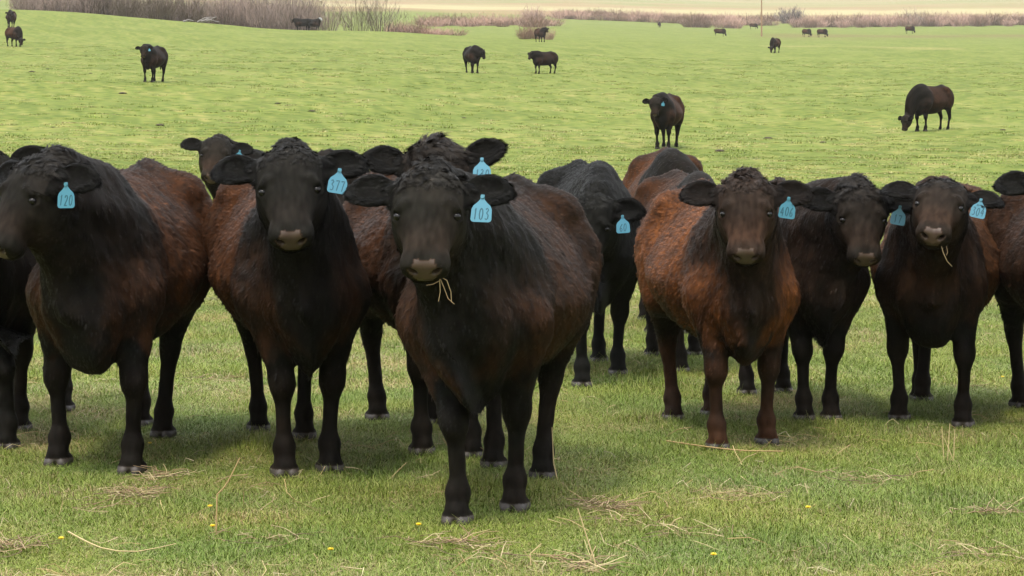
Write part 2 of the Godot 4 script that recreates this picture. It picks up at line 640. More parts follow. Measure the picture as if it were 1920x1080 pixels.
func tube(v: PackedVector3Array, n: PackedVector3Array, c: PackedColorArray, t: PackedInt32Array, pts: Array, r0: float, r1: float, sides: int, tone: Color) -> void:
	var b := v.size()
	var k := pts.size()
	for i in k:
		var d: Vector3 = (pts[mini(i + 1, k - 1)] - pts[maxi(i - 1, 0)]).normalized()
		var x := d.cross(Vector3(.31, .2, .93)).normalized()
		var y := d.cross(x)
		var r := lerpf(r0, r1, float(i) / (k - 1))
		for s in sides:
			var a := TAU * s / sides
			var o := x * cos(a) + y * sin(a)
			v.append(pts[i] + o * r)
			n.append(o)
			c.append(tone)
	for i in k - 1:
		for s in sides:
			var q := b + i * sides + s
			var q1 := b + i * sides + (s + 1) % sides
			if (v[q + sides] - v[q]).cross(v[q1] - v[q]).dot(n[q]) > 0.0:
				t.append_array([q, q1, q + sides, q1, q1 + sides, q + sides])
			else:
				t.append_array([q, q + sides, q1, q1, q + sides, q1 + sides])
# ---------------------------------------------------------------- cattle: the shape
# A cow stands with the middle of its front feet on its own origin, facing +Z, y up.
var zt_w := PackedFloat32Array()
var zt_t := PackedFloat32Array()
var zt_b := PackedFloat32Array()
var ht_w := PackedFloat32Array()
var ht_t := PackedFloat32Array()
var ht_b := PackedFloat32Array()
const HEAD_O := Vector3(0, 1.312, 0.42)
const HEAD_U := Vector3(0, 0.5736, 0.8192)
const HEAD_S := Vector3(0, -0.8192, 0.5736)
const HEAD_K := .79
const HEAD_SIZE := .90
const NECK_P := Vector3(0, 1.02, -0.08)
const HEAD_P := Vector3(0, 1.24, 0.40)

func curve_at(k: Array, x: float, col: int) -> float:
	var n := k.size()
	if x <= k[0][0]:
		return k[0][col]
	for i in n - 1:
		if x <= k[i + 1][0]:
			var a: Array = k[maxi(i - 1, 0)]
			var b: Array = k[i]
			var c: Array = k[i + 1]
			var d: Array = k[mini(i + 2, n - 1)]
			var h: float = c[0] - b[0]
			var t: float = (x - b[0]) / h
			var m0: float = (c[col] - a[col]) / maxf(c[0] - a[0], 1e-5) * h
			var m1: float = (d[col] - b[col]) / maxf(d[0] - b[0], 1e-5) * h
			var t2 := t * t
			var t3 := t2 * t
			return (2 * t3 - 3 * t2 + 1) * b[col] + (t3 - 2 * t2 + t) * m0 + (-2 * t3 + 3 * t2) * c[col] + (t3 - t2) * m1
	return k[n - 1][col]

func fill_tables() -> void:
	# z, half width, top, bottom of the trunk
	var k := [[-1.46, .03, 1.12, 1.00], [-1.43, .12, 1.20, .90], [-1.36, .215, 1.262, .80], [-1.24, .275, 1.322, .71], [-1.05, .315, 1.352, .62], [-.85, .342, 1.315, .545], [-.60, .364, 1.288, .505], [-.35, .338, 1.295, .49], [-.15, .278, 1.305, .480], [0.0, .245, 1.262, .462], [.10, .212, 1.17, .452], [.20, .165, 1.05, .472], [.27, .12, .95, .53], [.31, .03, .80, .66]]
	for i in 192:
		var z := -1.52 + 1.86 * i / 191.0
		zt_w.append(curve_at(k, z, 1))
		zt_t.append(curve_at(k, z, 2))
		zt_b.append(curve_at(k, z, 3))
	# s along the face, half width, top above the axis, bottom below it
	var h := [[-.085, .03, .02, -.05], [-.07, .082, .046, -.09], [-.035, .124, .066, -.12], [0.02, .142, .078, -.145], [.08, .147, .082, -.17], [.15, .149, .076, -.188], [.20, .142, .066, -.19], [.27, .120, .054, -.172], [.34, .102, .045, -.142], [.40, .094, .040, -.124], [.45, .101, .034, -.118], [.49, .099, .016, -.112], [.515, .086, -.002, -.10], [.53, .05, -.03, -.08], [.536, .01, -.05, -.06]]
	for i in 160:
		var s := -.09 + .63 * i / 159.0
		ht_w.append(curve_at(h, s, 1))
		ht_t.append(curve_at(h, s, 2))
		ht_b.append(curve_at(h, s, 3))

func cap(p: Vector3, a: Vector3, b: Vector3, ra: float, rb: float) -> float:
	var ba := b - a
	var pa := p - a
	var h := clampf(pa.dot(ba) / ba.dot(ba), 0.0, 1.0)
	return (pa - ba * h).length() - ra - (rb - ra) * h

func smin(a: float, b: float, k: float) -> float:
	var h := maxf(k - absf(a - b), 0.0) / k
	return minf(a, b) - h * h * k * 0.25

func ell(p: Vector3, c: Vector3, r: Vector3) -> float:
	var q := (p - c) / r
	return (q.length() - 1.0) * minf(r.x, minf(r.y, r.z))

func trunk(p: Vector3) -> float:
	var zz := clampf(p.z, -1.515, .335)
	var u := (zz + 1.52) / 1.86 * 191.0
	var i := mini(int(u), 190)
	var f := u - i
	var w := lerpf(zt_w[i], zt_w[i + 1], f)
	var t := lerpf(zt_t[i], zt_t[i + 1], f)
	var b := lerpf(zt_b[i], zt_b[i + 1], f)
	var c := b + (t - b) * .42
	var dy := p.y - c
	var h := (t - c) if dy > 0.0 else (c - b)
	var ax := p.x / w
	var ay := absf(dy) / h
	var e := 1.32 if dy > 0.0 else lerpf(1.65, 1.3, smoothstep(-.45, -.10, p.z))
	var v := pow(pow(ax, e) + pow(ay, e), 1.0 / e)
	return (v - 1.0) * minf(w, h) + absf(p.z - zz) * .8

func head_part(q: Vector3) -> float:
	# q: x, height above the axis of the face, distance from the poll along the face
	var s := clampf(q.z, -.089, .539)
	var u := (s + .09) / .63 * 159.0
	var i := mini(int(u), 158)
	var f := u - i
	var w := lerpf(ht_w[i], ht_w[i + 1], f)
	var t := lerpf(ht_t[i], ht_t[i + 1], f)
	var b := lerpf(ht_b[i], ht_b[i + 1], f)
	var c := lerpf(b, t, .62)
	var dy := q.y - c
	var h := (t - c) if dy > 0.0 else (c - b)
	# the jaw is narrower than the forehead
	var ww := w * (1.0 - .28 * smoothstep(0.0, 1.0, clampf(-dy / h, 0.0, 1.0)))
	var v := pow(pow(q.x / ww, 2.5) + pow(absf(dy) / h, 2.5), .4)
	var d := (v - 1.0) * minf(ww, h) + absf(q.z - s) * .8
	# brow ridge, cheek, lids
	d = smin(d, cap(q, Vector3(.092, .050, .155), Vector3(.137, .037, .204), .022, .0175), .03)
	d = smin(d, cap(q, Vector3(.116, .012, .242), Vector3(.137, .004, .216), .012, .012), .02)
	d = maxf(d, -(ell(q, Vector3(.146, .024, .213), Vector3(.020, .020, .024))))
	d = -smin(-d, ell(q, Vector3(.142, .040, .300), Vector3(.034, .034, .085)), .035)
	d = smin(d, ell(q, Vector3(.088, -.085, .185), Vector3(.050, .075, .105)), .05)
	d = smin(d, ell(q, Vector3(.048, -.062, .470), Vector3(.044, .034, .046)), .02)
	# muzzle: nostril rims, nostrils, mouth
	d = smin(d, ell(q, Vector3(.047, -.010, .490), Vector3(.036, .034, .038)), .03)
	d = smin(d, ell(q, Vector3(0, -.098, .462), Vector3(.062, .028, .052)), .02)
	var nq := q - Vector3(.047, -.016, .522)
	nq = Vector3(nq.x * .72 + nq.y * .69, -nq.x * .69 + nq.y * .72, nq.z)
	d = maxf(d, -((nq / Vector3(.023, .0125, .055)).length() - 1.0) * .0125)
	var mouth := maxf(absf(q.y + .082 + .10 * q.x * q.x * 10.0 * .1) - .0025, -(q.z - .43))
	d = maxf(d, -maxf(mouth, absf(d + .002) - .006))
	return d

func ear_part(q: Vector3) -> float:
	var e := q - Vector3(.238, -.006, .030)
	var wide := .104 - .14 * maxf(e.x - .03, 0.0)
	e.y += e.x * e.x * 1.2 - absf(e.z) * .12
	var d := ((e / Vector3(.112, .024, wide)).length() - 1.0) * .022
	var g := e - Vector3(-.012, .024, 0)
	d = maxf(d, -((g / Vector3(.088, .024, wide - .018)).length() - 1.0) * .020)
	d = smin(d, cap(q, Vector3(.10, -.03, .02), Vector3(.165, -.012, .028), .038, .026), .03)
	return d

func cow_field(pp: Vector3) -> float:
	var p := Vector3(absf(pp.x), pp.y, pp.z)
	var d := 9.0
	if p.z < .75:
		d = trunk(p)
		# shoulder and upper arm, brisket
		if p.z > -.6:
			d = smin(d, cap(p, Vector3(.125, 1.06, -.20), Vector3(.165, .76, -.03), .085, .118), .08)
			d = smin(d, cap(p, Vector3(0, .74, .20), Vector3(0, .52, .12), .115, .06), .08)
			# neck and dewlap
			d = smin(d, cap(p, Vector3(0, 1.05, -.05), Vector3(0, 1.19, .35), .188, .146), .12)
			d = smin(d, cap(p, Vector3(0, .84, .14), Vector3(0, 1.07, .38), .150, .098), .10)
			d = smin(d, cap(p, Vector3(0, 1.22, -.10), Vector3(0, 1.345, .32), .085, .075), .10)
			if p.y < 1.0:
				# fore leg
				var l := cap(p, Vector3(.160, .78, -.03), Vector3(.142, .46, .010), .120, .054)
				l = smin(l, ell(p, Vector3(.139, .405, .018), Vector3(.059, .070, .062)), .035)
				l = smin(l, cap(p, Vector3(.138, .34, .006), Vector3(.130, .17, -.004), .035, .0325), .03)
				l = smin(l, ell(p, Vector3(.130, .135, .0), Vector3(.0485, .048, .054)), .03)
				l = smin(l, cap(p, Vector3(.130, .12, .005), Vector3(.130, .06, .03), .041, .049), .02)
				d = smin(d, l, .06)
				d = smin(d, claw(p, .130, .035), .012)
		if p.z < -.55:
			d = smin(d, ell(p, Vector3(.160, .93, -1.20), Vector3(.165, .30, .22)), .08)
			d = smin(d, ell(p, Vector3(.15, 1.20, -1.06), Vector3(.10, .075, .11)), .10)
			d = smin(d, cap(p, Vector3(0, 1.25, -1.40), Vector3(0, 1.16, -1.475), .045, .035), .04)
			d = smin(d, cap(p, Vector3(0, 1.16, -1.475), Vector3(0, .52, -1.46), .034, .03), .02)
			if p.y < 1.15:
				d = smin(d, cap(p, Vector3(.175, .98, -1.12), Vector3(.205, .72, -1.04), .155, .110), .08)
				var l := cap(p, Vector3(.200, .76, -1.10), Vector3(.163, .46, -1.265), .115, .052)
				l = smin(l, ell(p, Vector3(.162, .435, -1.275), Vector3(.043, .078, .060)), .03)
				l = smin(l, cap(p, Vector3(.160, .40, -1.26), Vector3(.145, .17, -1.215), .038, .035), .03)
				l = smin(l, ell(p, Vector3(.145, .135, -1.205), Vector3(.047, .048, .054)), .03)
				l = smin(l, cap(p, Vector3(.145, .12, -1.20), Vector3(.145, .06, -1.17), .041, .048), .02)
				d = smin(d, l, .06)
				d = smin(d, claw(p, .145, -1.165), .012)
	if p.z > .18 and p.y > .7:
		var r := p - HEAD_O
		var q := Vector3(r.x, r.dot(HEAD_U), r.dot(HEAD_S) / HEAD_K) / HEAD_SIZE
		d = smin(d, head_part(q) * HEAD_SIZE, .045)
		if q.x > .06 and absf(q.z - .03) < .2:
			d = smin(d, ear_part(q) * HEAD_SIZE, .025)
	return d

func claw(p: Vector3, x: float, z: float) -> float:
	var a := absf(p.x - x)
	var q := Vector3(a, p.y, p.z)
	var d := cap(q, Vector3(.029, .036, z - .03), Vector3(.027, .026, z + .028), .035, .027)
	if p.z > z - .02 and p.y < .09:
		d = maxf(d, .0095 - a - maxf(p.y - .05, 0.0))
	return maxf(d, -p.y - .004)

# surface nets over the cells near the surface; the shape is the same on both sides of x = 0
func mesh_field(lo: Vector3, hi: Vector3, cell: float, keep: Callable) -> Array:
	var hx := int(ceil(hi.x / cell / 4.0)) * 4
	var nx := 2 * hx
	var ny := int(ceil((hi.y - lo.y) / cell / 4.0)) * 4
	var nz := int(ceil((hi.z - lo.z) / cell / 4.0)) * 4
	var sx := nx + 1
	var sxy := sx * (ny + 1)
	var g := PackedFloat32Array()
	g.resize(sxy * (nz + 1))
	g.fill(99.0)
	var reach := cell * 4.0 * .87 * 1.25 + .012
	var cells := PackedInt32Array()
	for bz in nz / 4:
		for by in ny / 4:
			for bx in hx / 4:
				var c := Vector3((bx * 4 + 2) * cell, lo.y + (by * 4 + 2) * cell, lo.z + (bz * 4 + 2) * cell)
				if absf(cow_field(c)) > reach:
					continue
				for k in 5:
					for j in 5:
						for i in 5:
							var at := (bz * 4 + k) * sxy + (by * 4 + j) * sx
							var ii := bx * 4 + i
							if g[at + hx + ii] > 90.0:
								var v := cow_field(Vector3(ii * cell, lo.y + (by * 4 + j) * cell, lo.z + (bz * 4 + k) * cell))
								g[at + hx + ii] = v
								g[at + hx - ii] = v
				for k in 4:
					for j in 4:
						for i in 4:
							var at := (bz * 4 + k) * sxy + (by * 4 + j) * sx
							cells.append(at + hx + bx * 4 + i)
							cells.append(at + hx - bx * 4 - i - 1)
	var ids := PackedInt32Array()
	ids.resize(g.size())
	ids.fill(-1)
	var verts := PackedVector3Array()
	var off := [0, 1, sx, sx + 1, sxy, sxy + 1, sxy + sx, sxy + sx + 1]
	var edges := [[0, 1], [2, 3], [4, 5], [6, 7], [0, 2], [1, 3], [4, 6], [5, 7], [0, 4], [1, 5], [2, 6], [3, 7]]
	var corner := [Vector3(0, 0, 0), Vector3(1, 0, 0), Vector3(0, 1, 0), Vector3(1, 1, 0), Vector3(0, 0, 1), Vector3(1, 0, 1), Vector3(0, 1, 1), Vector3(1, 1, 1)]
	for c in cells:
		var m := 0
		for n in 8:
			if g[c + off[n]] < 0.0:
				m += 1
		if m == 0 or m == 8:
			continue
		var sum := Vector3.ZERO
		var cnt := 0
		for e in edges:
			var a: float = g[c + off[e[0]]]
			var b: float = g[c + off[e[1]]]
			if (a < 0.0) != (b < 0.0):
				var t := a / (a - b)
				sum += corner[e[0]].lerp(corner[e[1]], t)
				cnt += 1
		var i := c % sx
		var j := (c / sx) % (ny + 1)
		var k := c / sxy
		ids[c] = verts.size()
		verts.append(Vector3((i - hx) * cell, lo.y + j * cell, lo.z + k * cell) + sum / cnt * cell)
	var tris := PackedInt32Array()
	for c in cells:
		if ids[c] < 0:
			continue
		var ins := g[c] < 0.0
		for ax in 3:
			var da: int = [1, sx, sxy][ax]
			if (g[c + da] < 0.0) == ins:
				continue
			var du: int = [sx, sxy, 1][ax]
			var dv: int = [sxy, 1, sx][ax]
			if c - du - dv < 0:
				continue
			var q0 := ids[c - du - dv]
			var q1 := ids[c - dv]
			var q2 := ids[c]
			var q3 := ids[c - du]
			if q0 < 0 or q1 < 0 or q3 < 0:
				continue
			if not keep.call(verts[q2]):
				continue
			if ins:
				tris.append_array([q0, q2, q1, q0, q3, q2])
			else:
				tris.append_array([q0, q1, q2, q0, q2, q3])
	return [verts, tris]

# a canonical herd animal at some fineness: vertices, triangles per part, rough region of every vertex
func make_proto(body_cell: float, head_cell: float) -> Dictionary:
	var a := mesh_field(Vector3(0, -.03, -1.60), Vector3(.44, 1.45, .46), body_cell, func(v: Vector3): return not in_head(v, .014) and v.y > .145)
	var b := mesh_field(Vector3(0, .78, .26), Vector3(.37, 1.48, .82), head_cell, func(v: Vector3): return in_head(v, -.012 - head_cell))
	var verts := PackedVector3Array(a[0])
	var n0 := verts.size()
	verts.append_array(b[0])
	var tris := PackedInt32Array(a[1])
	for t in b[1]:
		tris.append(t + n0)
	# the feet, finer than the trunk
	var foot := minf(head_cell * 1.15, body_cell)
	for z in [[-1.34, -1.02], [-.14, .16]]:
		var f := mesh_field(Vector3(0, -.03, z[0]), Vector3(.26, .19, z[1]), foot, func(v: Vector3): return v.y < .155)
		n0 = verts.size()
		verts.append_array(f[0])
		for t in f[1]:
			tris.append(t + n0)
	# drop the vertices no triangle uses
	var used := PackedInt32Array()
	used.resize(verts.size())
	used.fill(-1)
	var v2 := PackedVector3Array()
	for n in tris.size():
		var t := tris[n]
		if used[t] < 0:
			used[t] = v2.size()
			v2.append(verts[t])
		tris[n] = used[t]
	# normals
	var nor := PackedVector3Array()
	nor.resize(v2.size())
	for n in range(0, tris.size(), 3):
		var f := (v2[tris[n + 2]] - v2[tris[n]]).cross(v2[tris[n + 1]] - v2[tris[n]])
		nor[tris[n]] += f
		nor[tris[n + 1]] += f
		nor[tris[n + 2]] += f
	# 0 body, 1 nose, 2.. hooves, and for hair 6 the ears
	var reg := PackedInt32Array()
	reg.resize(v2.size())
	for n in v2.size():
		nor[n] = nor[n].normalized()
		reg[n] = region(v2[n], nor[n])
	var parts := []
	for k in 6:
		parts.append(PackedInt32Array())
	for n in range(0, tris.size(), 3):
		var r := 0
		var r0 := reg[tris[n]]
		if r0 > 0 and r0 < 6 and r0 == reg[tris[n + 1]] and r0 == reg[tris[n + 2]]:
			r = r0
		parts[r].append_array([tris[n], tris[n + 1], tris[n + 2]])
	return {"v": v2, "n": nor, "tris": tris, "parts": parts, "reg": reg, "cell": body_cell}

func in_head(v: Vector3, slack: float) -> bool:
	return (v - Vector3(0, 1.20, .36)).dot(Vector3(0, .32, .947)) > slack

func head_frame(v: Vector3) -> Vector3:
	var r := v - HEAD_O
	return Vector3(r.x, r.dot(HEAD_U), r.dot(HEAD_S) / HEAD_K) / HEAD_SIZE

func on_head(x: float, up: float, along: float) -> Vector3:
	return HEAD_O + (Vector3(x, 0, 0) + HEAD_U * up + HEAD_S * (along * HEAD_K)) * HEAD_SIZE

func region(v: Vector3, nrm: Vector3) -> int:
	if v.y < .052:
		return (2 if v.x < 0 else 3) if v.z > -.6 else (4 if v.x < 0 else 5)
	if in_head(v, .0):
		var q := head_frame(v)
		var fwd := nrm.dot(HEAD_S)
		if q.z > .484 - .25 * maxf(.012 - absf(q.y + .02), 0.0) and q.y > -.076 and absf(q.x) < .069 - maxf(-q.y - .015, 0.0) * .62 - maxf(q.y + .004, 0.0) * .9 and fwd > -.2:
			return 1
		if absf(q.x) > .145 and q.z < .16 and q.z > -.12 and q.y > -.065:
			return 6
	return 0
# ---------------------------------------------------------------- cattle: pose, coat, parts
func pose_point(c: Vector3, w: Dictionary) -> Vector3:
	return pose_with(c, w)[0]

func pose_with(c: Vector3, w: Dictionary) -> Array:
	var p := c
	var b := Basis.IDENTITY
	# girth
	var belly: float = smoothstep(-.02, -.45, c.z)
	p.x *= 1.0 + w.girth * belly
	if not in_head(c, -.2):
		p.x *= 1.0 + w.broad * smoothstep(.3, .6, c.y)
	if c.y < .9:
		p.y -= w.girth * .12 * belly * smoothstep(.45, .6, c.y) * smoothstep(.9, .6, c.y)
	# head and neck
	if c.z > -.12 and c.y > .5:
		var wn := clampf((c - NECK_P).dot(HEAD_P - NECK_P) / (HEAD_P - NECK_P).length_squared(), 0, 1)
		wn = wn * wn * (3 - 2 * wn) * smoothstep(.55, 1.0, c.y + maxf(c.z - .2, 0.0) * 1.2)
		if wn > 0.0:
			var pl := (c - Vector3(0, 1.20, .36)).dot(Vector3(0, .32, .947))
			var wh := smoothstep(-.20, .10, pl)
			if wh > 0.0:
				var q := head_frame(c)
				if absf(q.x) > .115 and q.z < .17 and q.z > -.12 and q.y > -.085:
					var we := smoothstep(.115, .175, absf(q.x)) * smoothstep(-.085, -.055, q.y)
					var root := on_head(.13 * signf(c.x), -.01, .03)
					var er: Vector3 = w.ear_l if c.x < 0 else w.ear_r      # droop, forward, twist
					var eb := Basis.from_euler(Vector3(er.z * we, -er.y * signf(c.x) * we, -er.x * signf(c.x) * we))
					p = root + eb * (p - root)
					b = eb
				var hb := Basis.from_euler(Vector3(w.hp * wh, w.hy * wh, w.hr * wh))
				p = HEAD_P + hb * (p - HEAD_P)
				b = hb * b
			p += (HEAD_P - NECK_P) * (w.reach * wn)
			var nb := Basis.from_euler(Vector3(w.np * wn, w.ny * wn, 0))
			p = NECK_P + nb * (p - NECK_P)
			b = nb * b
	# feet
	if c.y < 1.0:
		var f := smoothstep(-.85, -.35, c.z)
		var s := lerpf(smoothstep(.98, .40, c.y), smoothstep(.86, .34, c.y), f)
		var lr := smoothstep(-.05, .05, c.x)
		var m: Vector2 = (w.feet[2] as Vector2).lerp(w.feet[3], lr).lerp((w.feet[0] as Vector2).lerp(w.feet[1], lr), f)
		p.x += m.x * s
		p.z += m.y * s
	return [p, b]

func coat_tone(c: Vector3, nrm: Vector3, reg: int, w: Dictionary) -> Color:
	var o: Vector3 = w.shift
	var na := noise_a.get_noise_3d(c.x * 2.6 + o.x, c.y * 2.6 + o.y, c.z * 2.6 + o.z)
	var nb := noise_b.get_noise_3d(c.x * 9.0 + o.y, c.y * 7.0 + o.z, c.z * 9.0 + o.x)
	var nc := noise_c.get_noise_3d(c.x * 34.0 + o.z, c.y * 14.0 + c.z * 8.0, c.z * 26.0 + o.y)
	if reg == 1:
		var q := head_frame(c)
		var pink: Color = w.nose
		var dark := smoothstep(-.030, -.075, q.y) * .6 + smoothstep(.0, .45, nb) * .35
		var hx := absf(q.x) - .047
		var hy := q.y + .016
		var hole := Vector2((hx * .72 + hy * .69) / .0225, (-hx * .69 + hy * .72) / .0118).length()
		return pink.lerp(col(.045, .026, .012), clampf(dark, 0, .85)).lerp(col(.006, .004, .004), smoothstep(1.05, .7, hole))
	if reg > 1 and reg < 6:
		return col(.028, .021, .016) * (1.0 + .5 * nb) * (.6 if c.y > .05 else 1.0)
	if w.white and in_head(c, .06):
		return col(.24, .24, .23)
	var brown := 0.0
	var ax := absf(c.x)
	if in_head(c, 0):
		var q := head_frame(c)
		brown = w.face * (.45 + .9 * smoothstep(.2, .38, q.z) * smoothstep(.48, .40, q.z) + .4 * na)
		if reg == 6:
			brown = w.face * .2
	else:
		var barrel := smoothstep(-.14, -.34, c.z + .10 * nb - .04)
		var high := smoothstep(.50, .84, c.y + .14 * na)
		brown = w.barrel * barrel * high * (.85 + .7 * na + .35 * nb)
		brown *= 1.0 - .55 * smoothstep(1.22, 1.31, c.y + .05 * nb)
		if c.z > -.4:
			# rusty rims of the shoulder and the sides of the brisket
			var rim := smoothstep(.08, .20, ax + .10 * smoothstep(.75, .55, c.y)) * smoothstep(.50, .66, c.y + .12 * nb) * smoothstep(1.1, .8, c.y + .15 * na)
			brown = maxf(brown, w.chest * rim * (.75 + .8 * na + .4 * nb))
			brown = maxf(brown, w.neck * smoothstep(.55, .75, c.y) * (.7 + .8 * na + .3 * nb))
		brown = maxf(brown, w.leg * smoothstep(.55, .40, c.y) * (.7 + .8 * na))
	brown = clampf(brown, 0, 1)
	var tone: Color = (w.black as Color).lerp(w.rust, brown)
	# dark clotted spots in the rusty wool
	if brown > .25:
		tone = tone.lerp(w.black, .6 * smoothstep(.18, .5, nb + .6 * nc) * smoothstep(.25, .6, brown))
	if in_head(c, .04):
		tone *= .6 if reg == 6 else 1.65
	return tone * clampf(1.0 + .55 * nc + .25 * nb, .45, 1.9)

# where a mouth's corner is in the world, for what hangs from it
var mouths := {}

func cow(pr: Dictionary, w: Dictionary) -> Node3D:
	var defaults := {
		"yaw": 0.0, "size": 1.0, "girth": .04, "np": 0.0, "ny": 0.0, "hp": 0.0, "hy": 0.0, "hr": 0.0, "ear_l": Vector3.ZERO, "ear_r": Vector3.ZERO, "feet": [Vector2.ZERO, Vector2.ZERO, Vector2.ZERO, Vector2.ZERO],
		"barrel": .5, "chest": .3, "neck": .05, "face": .08, "leg": .05, "black": col(.0064, .0065, .0055), "rust": col(.072, .0265, .0095), "nose": col(.056, .036, .026), "tag": "", "tag_mat": "tag_blue", "hair": 0.0, "parts": true, "group": "", "tag_turn": 0.0, "wool": 1.0, "white": false, "reach": 0.0, "crown": 1.1, "broad": 0.0}
	for k in defaults:
		if not w.has(k):
			w[k] = defaults[k]
	for k in ["yaw", "np", "ny", "hp", "hy", "hr"]:
		w[k] = deg_to_rad(w[k])
	for k in ["ear_l", "ear_r"]:
		w[k] = (w[k] as Vector3) * (PI / 180.0)
	w.shift = Vector3(rng.randf(), rng.randf(), rng.randf()) * 60.0
	var at: Vector3 = w.at - Vector3(0, .012, 0)
	if w.has("hoofs"):
		# where the four feet stand: [left fore, right fore, left hind, right hind] as seen from the front, null where unseen
		var fs := []
		for i in 4:
			var h = w.hoofs[i]
			if h == null:
				fs.append(Vector2.ZERO)
				continue
			var g := near_spot(h[0], h[1]) - at
			g = g.rotated(Vector3.UP, -w.yaw) / w.size
			var rest: Vector2 = [Vector2(-.13, .04), Vector2(.13, .04), Vector2(-.145, -1.16), Vector2(.145, -1.16)][i]
			fs.append((Vector2(g.x, g.z) - rest).clampf(-.34, .34))
		w.feet = fs
	var o := thing("cow", w.label, "cow", at, w.yaw, w.group)
	o.scale = Vector3.ONE * w.size
	var src: PackedVector3Array = pr.v
	var srn: PackedVector3Array = pr.n
	var reg: PackedInt32Array = pr.reg
	var nv := src.size()
	var v := PackedVector3Array()
	v.resize(nv)
	var tone := PackedColorArray()
	tone.resize(nv)
	var bases := []
	bases.resize(nv)
	var fuzz: float = .0036 * w.wool if pr.cell < .03 else .0
	var o2: Vector3 = w.shift
	for i in nv:
		var c := src[i]
		var r := pose_with(c, w)
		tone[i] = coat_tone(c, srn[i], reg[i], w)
		v[i] = r[0]
		bases[i] = r[1]
		if fuzz > 0.0 and reg[i] == 0 and c.y > .1:
			var k := .3 if in_head(c, .02) else lerpf(.3, 1.0, smoothstep(.35, .6, c.y))
			v[i] += (r[1] as Basis) * srn[i] * (noise_b.get_noise_3d(c.x * 11.0 + o2.x, c.y * 6.0 + o2.z, c.z * 11.0) * fuzz * 2.0 + noise_c.get_noise_3d(c.x * 40.0, c.y * 18.0 + o2.x, c.z * 30.0) * fuzz) * k
	var tris: PackedInt32Array = pr.tris
	var n := PackedVector3Array()
	n.resize(nv)
	for i in range(0, tris.size(), 3):
		var a := tris[i]
		var b := tris[i + 1]
		var d := tris[i + 2]
		var f := (v[d] - v[a]).cross(v[b] - v[a])
		n[a] += f
		n[b] += f
		n[d] += f
	for i in nv:
		n[i] = n[i].normalized()
	# one mesh per part
	var names := ["body", "nose", "hoof", "hoof", "hoof", "hoof"]
	var look := ["hide", "nose_skin", "horn", "horn", "horn", "horn"]
	if not w.parts:
		part("body", tri_mesh(v, n, tone, tris), "hide", o)
	else:
		for k in 6:
			var pt: PackedInt32Array = pr.parts[k]
			if pt.size() == 0:
				continue
			var map := PackedInt32Array()
			map.resize(nv)
			map.fill(-1)
			var pv := PackedVector3Array()
			var pn := PackedVector3Array()
			var pc := PackedColorArray()
			var pi := PackedInt32Array()
			for t in pt:
				if map[t] < 0:
					map[t] = pv.size()
					pv.append(v[t])
					pn.append(n[t])
					pc.append(tone[t])
				pi.append(map[t])
			part(names[k], tri_mesh(pv, pn, pc, pi), look[k], o)
		for s in [-1.0, 1.0]:
			var q := on_head(.1205 * s, .021, .213)
			var e := part("eye", eye_mesh, "eye_ball", o)
			e.position = pose_point(q, w)
	if w.has("chews"):
		mouths[w.chews] = o.transform * pose_point(on_head(.052, -.088, .500), w)
	if w.hair > 0.0:
		grow_coat(o, pr, w, v, n, tone, bases)
	if w.tag != "":
		hang_tag(o, w)
	return o

